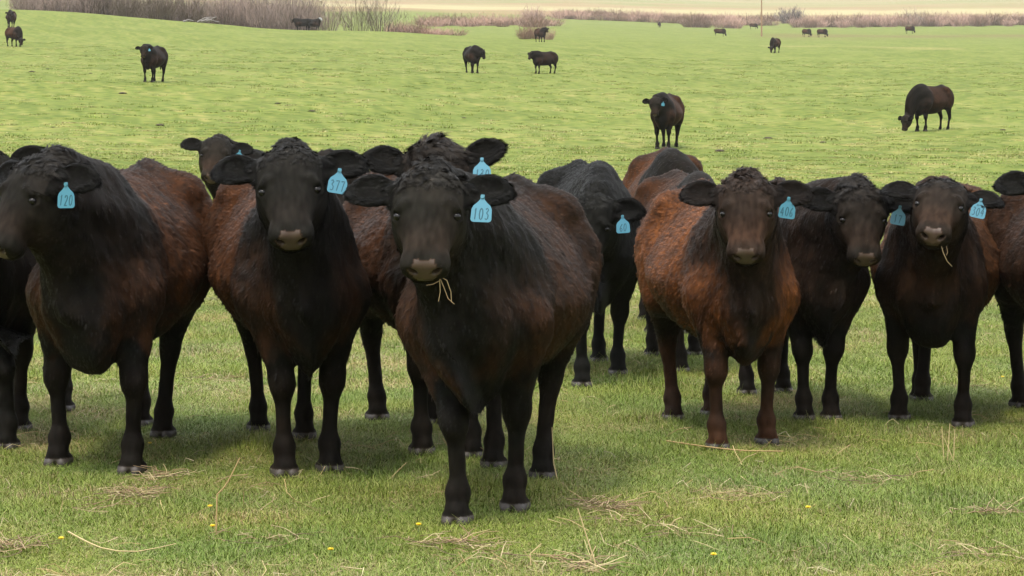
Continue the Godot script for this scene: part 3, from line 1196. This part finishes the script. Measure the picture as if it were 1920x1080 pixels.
func grow_coat(o: Node3D, pr: Dictionary, w: Dictionary, v: PackedVector3Array, n: PackedVector3Array, tone: PackedColorArray, bases: Array) -> void:
	var src: PackedVector3Array = pr.v
	var reg: PackedInt32Array = pr.reg
	var buf := PackedFloat32Array()
	var count := 0
	for i in v.size():
		var r := reg[i]
		if r > 0 and r < 6:
			continue
		var c := src[i]
		if c.y < .05:
			continue
		var flow: Vector3
		var long: float
		var lift := rng.randf_range(.06, .24)
		if in_head(c, .01):
			if rng.randf() > .42 * w.hair:
				continue
			var q := head_frame(c)
			if r == 6:
				flow = Vector3(signf(c.x), -.25, .0)
				long = rng.randf_range(.018, .034)
			elif q.z < .13 and q.y > -.03:
				var cu := noise_b.get_noise_3d(c.x * 16.0, c.y * 16.0, c.z * 16.0 + w.shift.x) * 5.0
				flow = Vector3(cos(cu) * .8 + c.x * 3.0, .2 * sin(cu), sin(cu)) + HEAD_S * .3
				long = rng.randf_range(.010, .030) * smoothstep(.13, .0, q.z) * w.crown + .010
				lift = rng.randf_range(.08, .32)
			else:
				if absf(absf(q.x) - .132) < .03 and absf(q.z - .213) < .035 and q.y > -.01:
					continue
				flow = HEAD_S + Vector3(c.x * 1.2, 0, 0)
				long = rng.randf_range(.010, .018)
				if q.y < -.1:
					long *= 1.7
		else:
			if rng.randf() > w.hair:
				continue
			flow = Vector3(c.x * .4, -.55, -.75)
			if c.y > 1.1:
				flow = Vector3(c.x * 1.6, -.35, -1.0)
			long = rng.randf_range(.020, .040)
			if c.z > -.05:
				flow = Vector3(c.x * .5, -1.0, -.15)
				long = rng.randf_range(.018, .036)
			if c.y < .5:
				flow = Vector3(0, -1, -.1)
				long = lerpf(.008, long, clampf((c.y - .2) / .3, 0, 1))
			var cu := noise_b.get_noise_3d(c.x * 8.0, c.y * 8.0 + w.shift.y, c.z * 8.0)
			flow += Vector3(.2 * cu, cu * .5, cu * .3) * w.wool
			if rng.randf() < .08:
				lift = rng.randf_range(.3, .6)
		long *= w.wool * .9
		var b: Basis = bases[i]
		flow = b * flow
		var nn := n[i]
		var f := flow - nn * flow.dot(nn)
		if f.length_squared() < 1e-4:
			f = Vector3.DOWN - nn * -nn.y
		f = (f.normalized() + nn * lift).normalized()
		var x := nn.cross(f)
		x = x.normalized()
		var y := f.cross(x)
		var p := v[i] - nn * .004
		var k := rng.randf_range(.5, 1.7)
		if rng.randf() < .06:
			k *= 1.6
		var t := tone[i] * k
		var l := long
		buf.append_array([x.x * l, y.x * l, f.x * l, p.x, x.y * l, y.y * l, f.y * l, p.y, x.z * l, y.z * l, f.z * l, p.z, t.r, t.g, t.b, 1.0])
		count += 1
	var mm := MultiMesh.new()
	mm.transform_format = MultiMesh.TRANSFORM_3D
	mm.use_colors = true
	mm.mesh = tuft_mesh
	mm.instance_count = count
	mm.buffer = buf
	var mi := MultiMeshInstance3D.new()
	mi.name = "coat"
	mi.multimesh = mm
	mi.material_override = mats["hair"]
	mi.set_meta("kind", "stuff")
	o.add_child(mi, true)

var tuft_mesh: ArrayMesh
var eye_mesh: SphereMesh
var tag_mesh: ArrayMesh

func make_tuft() -> ArrayMesh:
	var v := PackedVector3Array()
	var n := PackedVector3Array()
	var c := PackedColorArray()
	var t := PackedInt32Array()
	for i in 6:
		var x := rng.randf_range(-.22, .22)
		var p0 := Vector3(x, 0, rng.randf_range(-.2, .2))
		var dx := rng.randf_range(-.22, .22)
		var l := rng.randf_range(.7, 1.1)
		var p1 := p0 + Vector3(dx * .3, .10, .5 * l)
		var p2 := p0 + Vector3(dx, rng.randf_range(-.05, .12), l)
		var k := rng.randf_range(.8, 1.15)
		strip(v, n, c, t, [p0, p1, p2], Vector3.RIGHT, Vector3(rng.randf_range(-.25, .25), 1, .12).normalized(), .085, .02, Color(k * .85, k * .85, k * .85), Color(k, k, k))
	return tri_mesh(v, n, c, t)

# an ear tag: a rounded plate with a narrow neck, pivoting at the button
func make_tag() -> ArrayMesh:
	var rim := PackedVector2Array()
	var pts := [[-.007, .006], [.007, .006], [.008, -.012], [.018, -.024], [.032, -.036], [.038, -.050], [.0395, -.088], [.036, -.095], [.028, -.098], [-.028, -.098], [-.036, -.095], [-.0395, -.088], [-.038, -.050], [-.032, -.036], [-.018, -.024], [-.008, -.012]]
	for p in pts:
		rim.append(Vector2(p[0], p[1]))
	var st := SurfaceTool.new()
	st.begin(Mesh.PRIMITIVE_TRIANGLES)
	var idx := Geometry2D.triangulate_polygon(rim)
	for s in [1.0, -1.0]:
		for i in range(0, idx.size(), 3):
			var a := rim[idx[i]]
			var b := rim[idx[i + 1]]
			var c := rim[idx[i + 2]]
			var ccw := (b - a).cross(c - a) > 0
			if ccw == (s > 0):
				var h := b
				b = c
				c = h
			st.set_normal(Vector3(0, 0, s))
			for q in [a, b, c]:
				st.add_vertex(Vector3(q.x, q.y, .0012 * s))
	for i in rim.size():
		var a := rim[i]
		var b := rim[(i + 1) % rim.size()]
		var e := (b - a).normalized()
		var nn := Vector3(-e.y, e.x, 0)
		st.set_normal(nn)
		for q in [Vector3(a.x, a.y, .0012), Vector3(b.x, b.y, -.0012), Vector3(b.x, b.y, .0012), Vector3(a.x, a.y, .0012), Vector3(a.x, a.y, -.0012), Vector3(b.x, b.y, -.0012)]:
			st.add_vertex(q)
	return st.commit()

func hang_tag(o: Node3D, w: Dictionary) -> void:
	var side: float = -1.0 if w.get("tag_left", false) else 1.0
	var q := on_head((w.tag_out if w.has("tag_out") else .225) * side, .036, .095)
	var p := pose_point(q, w)
	var tag := part("ear_tag", tag_mesh, w.tag_mat, o)
	var facing: float = w.ny + w.hy + deg_to_rad(w.tag_turn)
	tag.position = p
	tag.basis = Basis.from_euler(Vector3(rng.randf_range(-.3, .05), facing + rng.randf_range(-.25, .25), deg_to_rad(w.get("tag_roll", 0.0) + rng.randf_range(-11, 11))))
	if w.tag != "-":
		var ink := part("number", written(w.tag), "tag_ink", tag)
		ink.position = Vector3(0, -.066, .0013)
		ink.rotation.z = deg_to_rad(rng.randf_range(-5, 5))
		ink.scale = Vector3(1, 1, .3)
	var knob := CylinderMesh.new()
	knob.top_radius = .0075
	knob.bottom_radius = .0085
	knob.height = .005
	knob.radial_segments = 12
	var kn := part("button", knob, "tag_button" if w.tag_mat == "tag_blue" else w.tag_mat, tag)
	kn.rotation.x = PI / 2
	kn.position = Vector3(0, -.002, .0038)

func build_herd() -> void:
	tuft_mesh = make_tuft()
	eye_mesh = SphereMesh.new()
	eye_mesh.radius = .0160
	eye_mesh.height = .032
	eye_mesh.radial_segments = 20
	eye_mesh.rings = 12
	tag_mesh = make_tag()
	var near := make_proto(.016, .0065)
	var mid := make_proto(.022, .010)
	# the near row
	var dark := col(.0060, .0059, .0051)
	cow(near, {"label": "black cow in front of all with grass in its mouth and blue tag 103", "at": near_spot(886, 972), "broad": .05, "yaw": -9, "size": 1.0, "hoofs": [[855, 985], [963, 960], [925, 880], [1015, 900]], "ny": -11, "hy": 17, "np": 0, "hp": -2, "hr": 0, "girth": .02,
		"barrel": .26, "chest": .3, "neck": .03, "face": .05, "tag": "103", "crown": 1.5, "chews": "front", "tag_roll": 8, "hair": 1.0})
	cow(near, {"label": "large black cow with blue tag 377, left of the foremost cow", "at": near_spot(567, 892), "yaw": 13, "size": 1.045, "hoofs": [[535, 895], [620, 888], [477, 805], [575, 825]], "ny": -12, "hy": 2, "np": -3, "hp": 2, "hr": 3, "girth": -.05,
		"barrel": .62, "chest": .28, "neck": .03, "face": .02, "black": dark, "tag": "377", "tag_roll": -14, "hair": 1.0})
	cow(near, {"label": "rust backed black cow at left looking away to the left, tag 120", "at": near_spot(176, 882), "yaw": -3, "size": 1.05, "hoofs": [[107, 875], [245, 890], [265, 800], [303, 822]], "ny": -14, "hy": -26, "np": 2, "hp": -1, "hr": 0, "girth": .01,
		"barrel": .62, "chest": .35, "neck": .05, "face": .05, "black": dark, "tag": "120", "crown": 1.5, "tag_turn": 26, "ear_r": Vector3(4, -28, 0), "hair": 1.0})
	cow(near, {"label": "cow with shaggy poll and tag 130 half hidden behind the foremost cow", "at": near_spot(839, 858), "yaw": 12, "size": 1.05, "hoofs": [[793, 855], [885, 862], [710, 790], null], "ny": -15, "hy": 4, "np": -4, "hp": 2, "girth": .02,
		"barrel": .5, "chest": .35, "neck": .22, "face": .1, "tag": "130", "ear_r": Vector3(-26, 0, 0), "ear_l": Vector3(-8, 0, 0), "hair": 1.0, "wool": 1.2, "crown": 2.0})
	cow(near, {"label": "rusty orange cow with dark face and blue tag 406, right of centre", "at": near_spot(1393, 840), "yaw": 6, "size": .97, "hoofs": [[1347, 845], [1440, 835], [1265, 790], [1335, 782]], "ny": -8, "hy": -5, "np": 0, "hp": 1, "girth": .03,
		"barrel": 1.05, "chest": 1.1, "neck": .10, "face": .09, "leg": .22, "black": col(.0098, .0080, .0066), "rust": col(.102, .036, .0115), "tag": "406", "crown": 1.5, "tag_roll": -6, "hair": 1.0, "wool": 1.1})
	cow(near, {"label": "dark brown cow with blue tag 17 beside the orange cow", "at": near_spot(1536, 790), "yaw": 5, "size": .97, "hoofs": [[1510, 790], [1560, 790], [1402, 742], [1470, 738]], "ny": 14, "hy": -16, "np": 6, "hp": 0, "girth": .0,
		"barrel": .4, "chest": .12, "neck": .12, "face": .06, "black": dark, "tag": "17", "crown": 1.7, "tag_roll": -2, "hair": 1.0, "wool": 1.1})
	cow(near, {"label": "cow lifting its nose with a straw hanging from its mouth, tag 304", "at": near_spot(1744, 797), "yaw": -15, "size": .98, "hoofs": [[1685, 790], [1805, 803], null, [1728, 755]], "ny": 10, "hy": -9, "np": 5, "hp": -26, "hr": -6, "girth": .02,
		"barrel": .7, "chest": .12, "neck": .14, "face": .07, "black": dark, "rust": col(.105, .042, .016), "tag": "304", "chews": "lifted", "tag_roll": -16, "hair": 1.0})
	cow(near, {"label": "brown sided cow cut off by the right edge of the picture", "at": near_spot(2052, 815), "yaw": -2, "size": 1.0, "ny": -31, "hy": 10, "girth": .0, "barrel": .3, "chest": .2, "face": .05, "hair": 1.0})
	cow(near, {"label": "black cow with lowered turned head and faint blue tag, in the gap", "at": near_spot(1125, 715), "yaw": 5, "size": 1.05, "hoofs": [[1093, 728], [1158, 704], null, null], "np": 24, "ny": -10, "hp": -4, "hy": -14, "hr": 6, "girth": .0,
		"barrel": .0, "chest": .0, "neck": .0, "face": .0, "leg": .0, "black": dark, "tag": "60", "ear_r": Vector3(6, 0, 0), "hair": 1.0})
	cow(near, {"label": "dark cow with an orange tag behind the leftmost head", "at": near_spot(-22, 826), "yaw": 2, "size": 1.05, "hoofs": [[10, 846], [42, 806], null, null], "ny": 6, "hy": 6, "np": -2, "barrel": .3, "chest": .1, "tag": "-", "tag_mat": "tag_orange", "tag_out": .19, "ear_r": Vector3(-22, 0, 0), "hair": .8})
	# heads and backs behind the row
	cow(mid, {"label": "small black head chewing grass behind the two left cows", "at": on_ground(468, 20.5), "yaw": -36, "chews": "small", "size": 1.08, "np": -8, "ny": -6, "hy": 44, "barrel": .1, "chest": .05, "tag": "-", "hair": .8})
	cow(mid, {"label": "brown back with dark lowered head behind the orange cow", "at": on_ground(1258, 17.4), "yaw": -2, "size": 1.12, "np": 40, "ny": 26, "hp": 0, "hy": 10, "barrel": .8, "chest": .5, "tag": "-", "tag_mat": "tag_orange", "hair": .8})
	cow(mid, {"label": "grey topped back directly behind the orange cow's shoulder", "at": on_ground(1312, 14.4), "yaw": 4, "size": 1.0, "np": 46, "ny": -20, "barrel": .5, "hair": .8})
	build_far_cattle()

func build_far_cattle() -> void:
	var small := make_proto(.032, .016)
	var tiny := make_proto(.060, .030)
	var g := "cattle grazing far off across the field"
	cow(small, {"label": "dark cow with a blue tag standing alone behind the row of cattle", "at": on_ground(1243, 50.8), "yaw": -12, "size": 1.0, "ny": -12, "hy": 8, "np": 18, "barrel": .45, "tag": "-", "hair": .0})
	cow(small, {"label": "brown cow grazing in profile at the right of the field", "at": on_ground(1728, 61.0), "yaw": -42, "size": 1.0, "np": 72, "hp": -48, "reach": .75, "ny": -14, "girth": -.14, "barrel": .3, "chest": .15})
	cow(small, {"label": "black cow with a pale blue tag on the left slope", "at": on_ground(279, 76.0), "yaw": -7, "np": 12, "ny": -4, "hy": 8, "tag": "-", "barrel": .1})
	cow(small, {"label": "black cow turning its head right, left one of the middle pair", "at": on_ground(890, 102.0), "yaw": 12, "np": 30, "ny": 34, "hy": 36, "barrel": .05, "parts": false})
	cow(small, {"label": "round black cow facing left, right one of the middle pair", "at": on_ground(1008, 105.0), "yaw": -46, "size": .84, "np": 14, "ny": -10, "girth": .2, "barrel": .15, "parts": false})
	cow(small, {"label": "black cow beside the small bare bush in the middle field", "at": on_ground(1018, 195.0), "yaw": 22, "np": 8, "ny": 20, "parts": false})
	cow(small, {"label": "brownish cow with head down, lower one at the far left", "at": on_ground(34, 140.0), "yaw": 38, "np": 76, "hp": -50, "reach": .45, "barrel": .6, "parts": false})
	cow(small, {"label": "black cow higher up the slope at the far left", "at": on_ground(19, 177.0), "yaw": 8, "np": 24, "size": 1.15, "parts": false})
	cow(small, {"label": "black cow grazing near the thin pole", "at": on_ground(1449, 184.0), "yaw": -24, "np": 76, "hp": -50, "reach": .45, "parts": false})
	cow(small, {"label": "black cow half behind the ridge under the bare bushes", "at": on_ground(558, 227.0), "yaw": -70, "np": 10, "barrel": .0, "parts": false})
	cow(small, {"label": "black cow with a white face on the ridge under the bushes", "at": on_ground(595, 227.0), "yaw": 60, "np": -8, "barrel": .0, "white": true, "parts": false})
	var spots := [[1356, 335.0, 80, "far black cow grazing left of the thin pole"], [1237, 470.0, 5, "tiny black cow farthest left on the far field"], [1417, 480.0, 75, "tiny black cow close left of the thin pole"], [1517, 330.0, 36, "left one of two far black cows right of the pole"], [1547, 326.0, 48, "right one of two far black cows right of the pole"], [1711, 372.0, 50, "far black cow grazing by the long bare hedge"]]
	for s in spots:
		cow(tiny, {"label": s[3], "at": on_ground(s[0], s[1]), "yaw": s[2], "np": 76, "hp": -50, "reach": .45, "parts": false, "size": .95})

# numbers as they are written by hand with a broad marker
const STROKES := {
	"0": [[.5, 1.5], [.2, 1.25], [.1, .7], [.25, .15], [.5, .0], [.78, .2], [.9, .75], [.78, 1.3], [.5, 1.5]],
	"1": [[.36, 1.2], [.55, 1.5], [.5, .75], [.46, .0]],
	"2": [[.12, 1.15], [.3, 1.45], [.62, 1.48], [.82, 1.2], [.66, .8], [.15, .02], [.5, .06], [.9, .02]],
	"3": [[.15, 1.35], [.5, 1.5], [.8, 1.25], [.4, .85], [.82, .55], [.72, .12], [.4, .0], [.1, .15]],
	"4": [[.62, 1.5], [.35, 1.1], [.08, .55], [.5, .56], [.92, .6], [.7, .6], [.68, 1.1], [.64, .0]],
	"6": [[.75, 1.48], [.35, 1.05], [.12, .5], [.3, .05], [.65, .02], [.85, .35], [.62, .68], [.2, .48]],
	"7": [[.08, 1.42], [.5, 1.44], [.92, 1.48], [.62, .8], [.4, .0]]}

func written(text: String) -> ArrayMesh:
	var v := PackedVector3Array()
	var n := PackedVector3Array()
	var c := PackedColorArray()
	var t := PackedInt32Array()
	var h := .0285
	var wide := minf(.023, .064 / text.length())
	for i in text.length():
		var pts := []
		var dx := rng.randf_range(-.001, .001)
		var dy := rng.randf_range(-.002, .002)
		for s in STROKES[text[i]]:
			pts.append(Vector3((i - text.length() * .5) * wide + wide * .12 + s[0] * wide * .76 + (s[1] - .75) * .0022 + dx, (s[1] - .75) * h + dy, 0))
		tube(v, n, c, t, pts, .0026, .0021, 6, Color.WHITE)
	return tri_mesh(v, n, c, t)
# ---------------------------------------------------------------- stalks, hay, flowers
# rows of [column, row] on the ground and a height above it
func stalk(label: String, pts: Array, thick: float, tone: Color) -> void:
	var base := near_spot(pts[0][0], pts[0][1])
	var line := []
	for p in pts:
		var away: float = -base.z if p.size() < 4 else p[3]
		var g := near_spot(p[0], p[1]) if p[2] < -.5 else Vector3((p[0] - 960.0) / LENS * away, p[2], -away)
		if p[2] < -.5:
			g.y += .03
		line.append(g - base)
	var curve := Curve3D.new()
	for i in line.size():
		var tan_: Vector3 = (line[mini(i + 1, line.size() - 1)] - line[maxi(i - 1, 0)]) * .18
		curve.add_point(line[i], -tan_, tan_)
	var fine := []
	var total := curve.get_baked_length()
	for i in 9:
		fine.append(curve.sample_baked(total * i / 8.0))
	var v := PackedVector3Array()
	var n := PackedVector3Array()
	var c := PackedColorArray()
	var t := PackedInt32Array()
	tube(v, n, c, t, fine, thick, thick * .6, 5, tone)
	single("dry_stalk", tri_mesh(v, n, c, t), "straw", label, "stalk", base)

func hay_mesh(count: int, spread: float, high: float, tones: Array) -> ArrayMesh:
	var v := PackedVector3Array()
	var n := PackedVector3Array()
	var c := PackedColorArray()
	var t := PackedInt32Array()
	for i in count:
		var p := Vector3(rng.randfn(0, spread), rng.randf_range(.012, high), rng.randfn(0, spread * .8))
		var a := rng.randf() * TAU
		var d := Vector3(cos(a), rng.randf_range(-.1, .35), sin(a)) * rng.randf_range(.04, .16)
		tube(v, n, c, t, [p, p + d * .5 + Vector3(0, rng.randf_range(-.01, .02), 0), p + d], .0022, .0014, 3, tones[rng.randi() % tones.size()] * rng.randf_range(.7, 1.2))
	return tri_mesh(v, n, c, t)

# straws that hang from a chewing mouth
func wisp(called: String, label: String, at: Vector3, runs: Array, tones: Array) -> void:
	var v := PackedVector3Array()
	var n := PackedVector3Array()
	var c := PackedColorArray()
	var t := PackedInt32Array()
	for i in runs.size():
		tube(v, n, c, t, runs[i], .0016, .0011, 5, tones[i % tones.size()])
	single(called, tri_mesh(v, n, c, t), "straw", label, "grass wisp", at)

func build_litter() -> void:
	var chew := [field(.36, .26, .13), field(.30, .20, .10), field(.24, .28, .10)]
	wisp("grass_wisp", "pale forked straw hanging from the mouth of the foremost cow", mouths["front"] + Vector3(0, 0, .012), [[Vector3(-.01, .035, 0), Vector3(.004, 0, .01), Vector3(.006, -.05, .012), Vector3(0, -.085, .01)], [Vector3(0, .01, 0), Vector3(.018, -.03, .012), Vector3(.035, -.075, .012), Vector3(.058, -.095, .01)], [Vector3(.005, .005, 0), Vector3(.03, -.008, .01), Vector3(.045, -.05, .01), Vector3(.047, -.088, .008)], [Vector3(.004, -.01, .005), Vector3(-.02, -.022, .012), Vector3(-.045, -.026, .012)], [Vector3(-.022, .075, -.005), Vector3(-.008, .045, .012), Vector3(.004, .012, .01)]], [chew[0], chew[1], chew[0], chew[1], chew[2]])
	wisp("grass_wisp", "thin bent straw hanging from the mouth of the nose lifting cow", mouths["lifted"] + Vector3(0, 0, .01), [[Vector3(-.01, .02, 0), Vector3(.0, -.03, .02), Vector3(.02, -.075, .02), Vector3(.045, -.10, .015)], [Vector3(.02, .0, 0), Vector3(.024, -.03, .012), Vector3(.018, -.045, .012)]], [chew[0], chew[1]])
	wisp("grass_wisp", "short straw in the mouth of the small head behind the left cows", mouths["small"] + Vector3(0, .01, .01), [[Vector3(-.07, .015, 0), Vector3(-.03, .025, .01), Vector3(.02, .02, .01)], [Vector3(-.05, -.01, 0), Vector3(-.01, .01, .01), Vector3(.02, .0, .01)]], [chew[0]])
	var straw := field(.44, .34, .17)
	var tan_ := field(.36, .24, .11)
	stalk("tall bent dry stalk rising at lower left", [[405, 1010, 0.0], [407, 950, .165], [425, 925, .20], [450, 868, .30]], .0035, tan_)
	stalk("long curved dry stalk lying at lower left", [[128, 1012, -1], [185, 1042, -1], [240, 1053, -1], [330, 1035, -1]], .003, straw)
	stalk("pale dry stalk standing right of the foremost hooves", [[1122, 1074, 0.0], [1104, 1020, .10], [1083, 960, .22]], .0032, straw)
	stalk("short hooked dry stalk below the foremost cow", [[996, 1066, 0.0], [994, 1048, .05], [1015, 1028, .085]], .003, straw)
	stalk("long dry stalk lying before the orange cow", [[1250, 838, -1], [1330, 850, -1], [1400, 857, -1], [1470, 858, -1]], .004, tan_)
	stalk("thin dry stalk leaning against a hind hoof", [[1046, 905, 0.0], [1038, 870, .09], [1035, 800, .24]], .003, straw)
	stalk("dry stalk lying left of the lower edge's middle", [[1250, 995, 0.0], [1265, 985, .04], [1278, 978, .05]], .003, straw)
	for q in [[1770, 868, 1766, .17], [1776, 872, 1781, .19], [1788, 866, 1790, .15], [1792, 874, 1770, .13]]:
		stalk("upright seed stalk in the pale tuft at lower right, tip at column %s" % ["left", "middle", "right", "inner"][[1770, 1776, 1788, 1792].find(q[0])], [[q[0], q[1], 0.0], [(q[0] + q[2]) * .5, 0, q[3] * .5], [q[2], 0, q[3]]], .0028, straw)
	var tones := [field(.32, .235, .12), field(.24, .155, .08), field(.16, .105, .058), field(.40, .32, .17)]
	var hay := [hay_mesh(46, .07, .022, tones), hay_mesh(26, .10, .02, tones), hay_mesh(60, .06, .035, tones)]
	var spots := [[840, 1030, 0, "flattened hay clump below the foremost cow"], [905, 1048, 1, "loose hay wisp right of the flattened clump"], [1130, 962, 2, "brown twiggy hay heap right of the foremost hooves"], [1170, 985, 1, "scattered hay beside the twiggy heap"], [200, 955, 1, "dry wisp behind the long curved stalk"], [250, 940, 2, "brown hay tuft under the left cow"], [1868, 972, 0, "pale hay clump at the right edge"], [1400, 940, 1, "dry hay in the grass below the orange cow"], [405, 716, 1, "straw patch between the two left cows"], [1850, 1050, 1, "pale hay near the lower right corner"], [500, 1020, 1, "thin hay spread at lower left"], [300, 905, 0, "small brown hay tuft left of the tall stalk"], [1290, 1010, 1, "hay wisp in the lower middle"], [1620, 905, 1, "pale flattened hay at right"], [1100, 1075, 0, "hay tuft at the lower edge"], [20, 1040, 2, "brown hay tuft at the lower left corner"]]
	for s in spots:
		var o := single("hay_clump", hay[s[2]], "straw", s[3], "hay", near_spot(s[0], s[1]) + Vector3(0, .012, 0), s[0] * .37)
		o.scale = Vector3(1.0, .8, 1.0)
	# small flowers
	var f := PackedVector3Array()
	var fn := PackedVector3Array()
	var fc := PackedColorArray()
	var ft := PackedInt32Array()
	for i in 26:
		var a := TAU * i / 26.0 + (i % 2) * .1
		var d := Vector3(cos(a), .18 + .25 * (i % 3), sin(a)).normalized() * .0115
		strip(f, fn, fc, ft, [Vector3(0, .036, 0), Vector3(0, .038, 0) + d], Vector3(-sin(a), 0, cos(a)), Vector3(d.x * 20, 1, d.z * 20).normalized(), .003, .004, Color.WHITE, Color.WHITE)
	var head := tri_mesh(f, fn, fc, ft)
	var stem := CylinderMesh.new()
	stem.top_radius = .0012
	stem.bottom_radius = .0015
	stem.height = .038
	stem.radial_segments = 5
	paint("stem_green", Color(.12, .18, .05), .7)
	for q in [[115, 1030, "yellow flower at the end of the long curved stalk"], [394, 968, "upper yellow flower beside the tall bent stalk"], [399, 1006, "lower yellow flower at the foot of the tall bent stalk"], [620, 1051, "yellow flower at the lower edge left of the middle"], [785, 1003, "yellow flower below left of the foremost hoof"], [1338, 1061, "orange yellow flower near the lower edge right of the middle"], [1515, 970, "half open flower in the lower right grass"], [281, 846, "yellow flower between the left cow's hooves"], [1228, 656, "yellow flower in the gap left of the orange cow"], [1815, 722, "left yellow flower in the right gap"], [1880, 718, "right yellow flower in the right gap"], [1822, 676, "farthest yellow flower in the right gap"]]:
		var o := thing("yellow_flower", q[2], "flower", near_spot(q[0], q[1]))
		part("blossom", head, "petal", o)
		var st := part("stem", stem, "stem_green", o)
		st.position.y = .018
	# dry dung and bare clods up the slope
	var lump := PackedVector3Array()
	var ln := PackedVector3Array()
	var lc := PackedColorArray()
	var lt := PackedInt32Array()
	for i in 9:
		for j in 16:
			var a := TAU * j / 16.0
			var r := sin(PI * .5 * i / 8.0)
			var w := 1.0 + .28 * noise_b.get_noise_2d(cos(a) * 2.0 + i * .3, sin(a) * 2.0)
			lump.append(Vector3(cos(a) * r * w * .16, cos(PI * .5 * i / 8.0) * .05 + .012 * noise_b.get_noise_2d(j * 1.7, i * 1.9) - .008, sin(a) * r * w * .16))
			ln.append(Vector3(cos(a) * r, cos(PI * .5 * i / 8.0) + .2, sin(a) * r).normalized())
			lc.append(field(.06, .045, .028) * (1.0 + .5 * noise_b.get_noise_2d(i * 2.0, j * 2.0)))
	for i in 8:
		for j in 16:
			var q := i * 16 + j
			var q1 := i * 16 + (j + 1) % 16
			lt.append_array([q, q + 16, q1, q1, q + 16, q1 + 16] if (lump[q1 + 16] - lump[q + 16]).cross(lump[q] - lump[q + 16]).y < 0.0 or i == 0 else [q, q1, q + 16, q1, q1 + 16, q + 16])
	var clod := tri_mesh(lump, ln, lc, lt)
	var k := 0
	for q in [[1543, 54.0], [1350, 50.0], [640, 62.0], [585, 63.0], [520, 66.0], [690, 60.0], [230, 70.0], [170, 84.0], [90, 88.0], [60, 84.0], [445, 92.0], [590, 100.0], [300, 56.0], [100, 55.0], [1440, 57.0], [1880, 60.0], [420, 62.0], [1250, 43.0], [870, 66.0]]:
		var o := single("dung_pat", clod, "soil", "dark dried dung pat lying in the grass up the slope", "dung", on_ground(q[0], q[1]) + Vector3(0, .02, 0), k * 1.1, "dung pats scattered over the slope")
		o.scale = Vector3.ONE * (.55 + .25 * sin(k * 2.3))
		k += 1
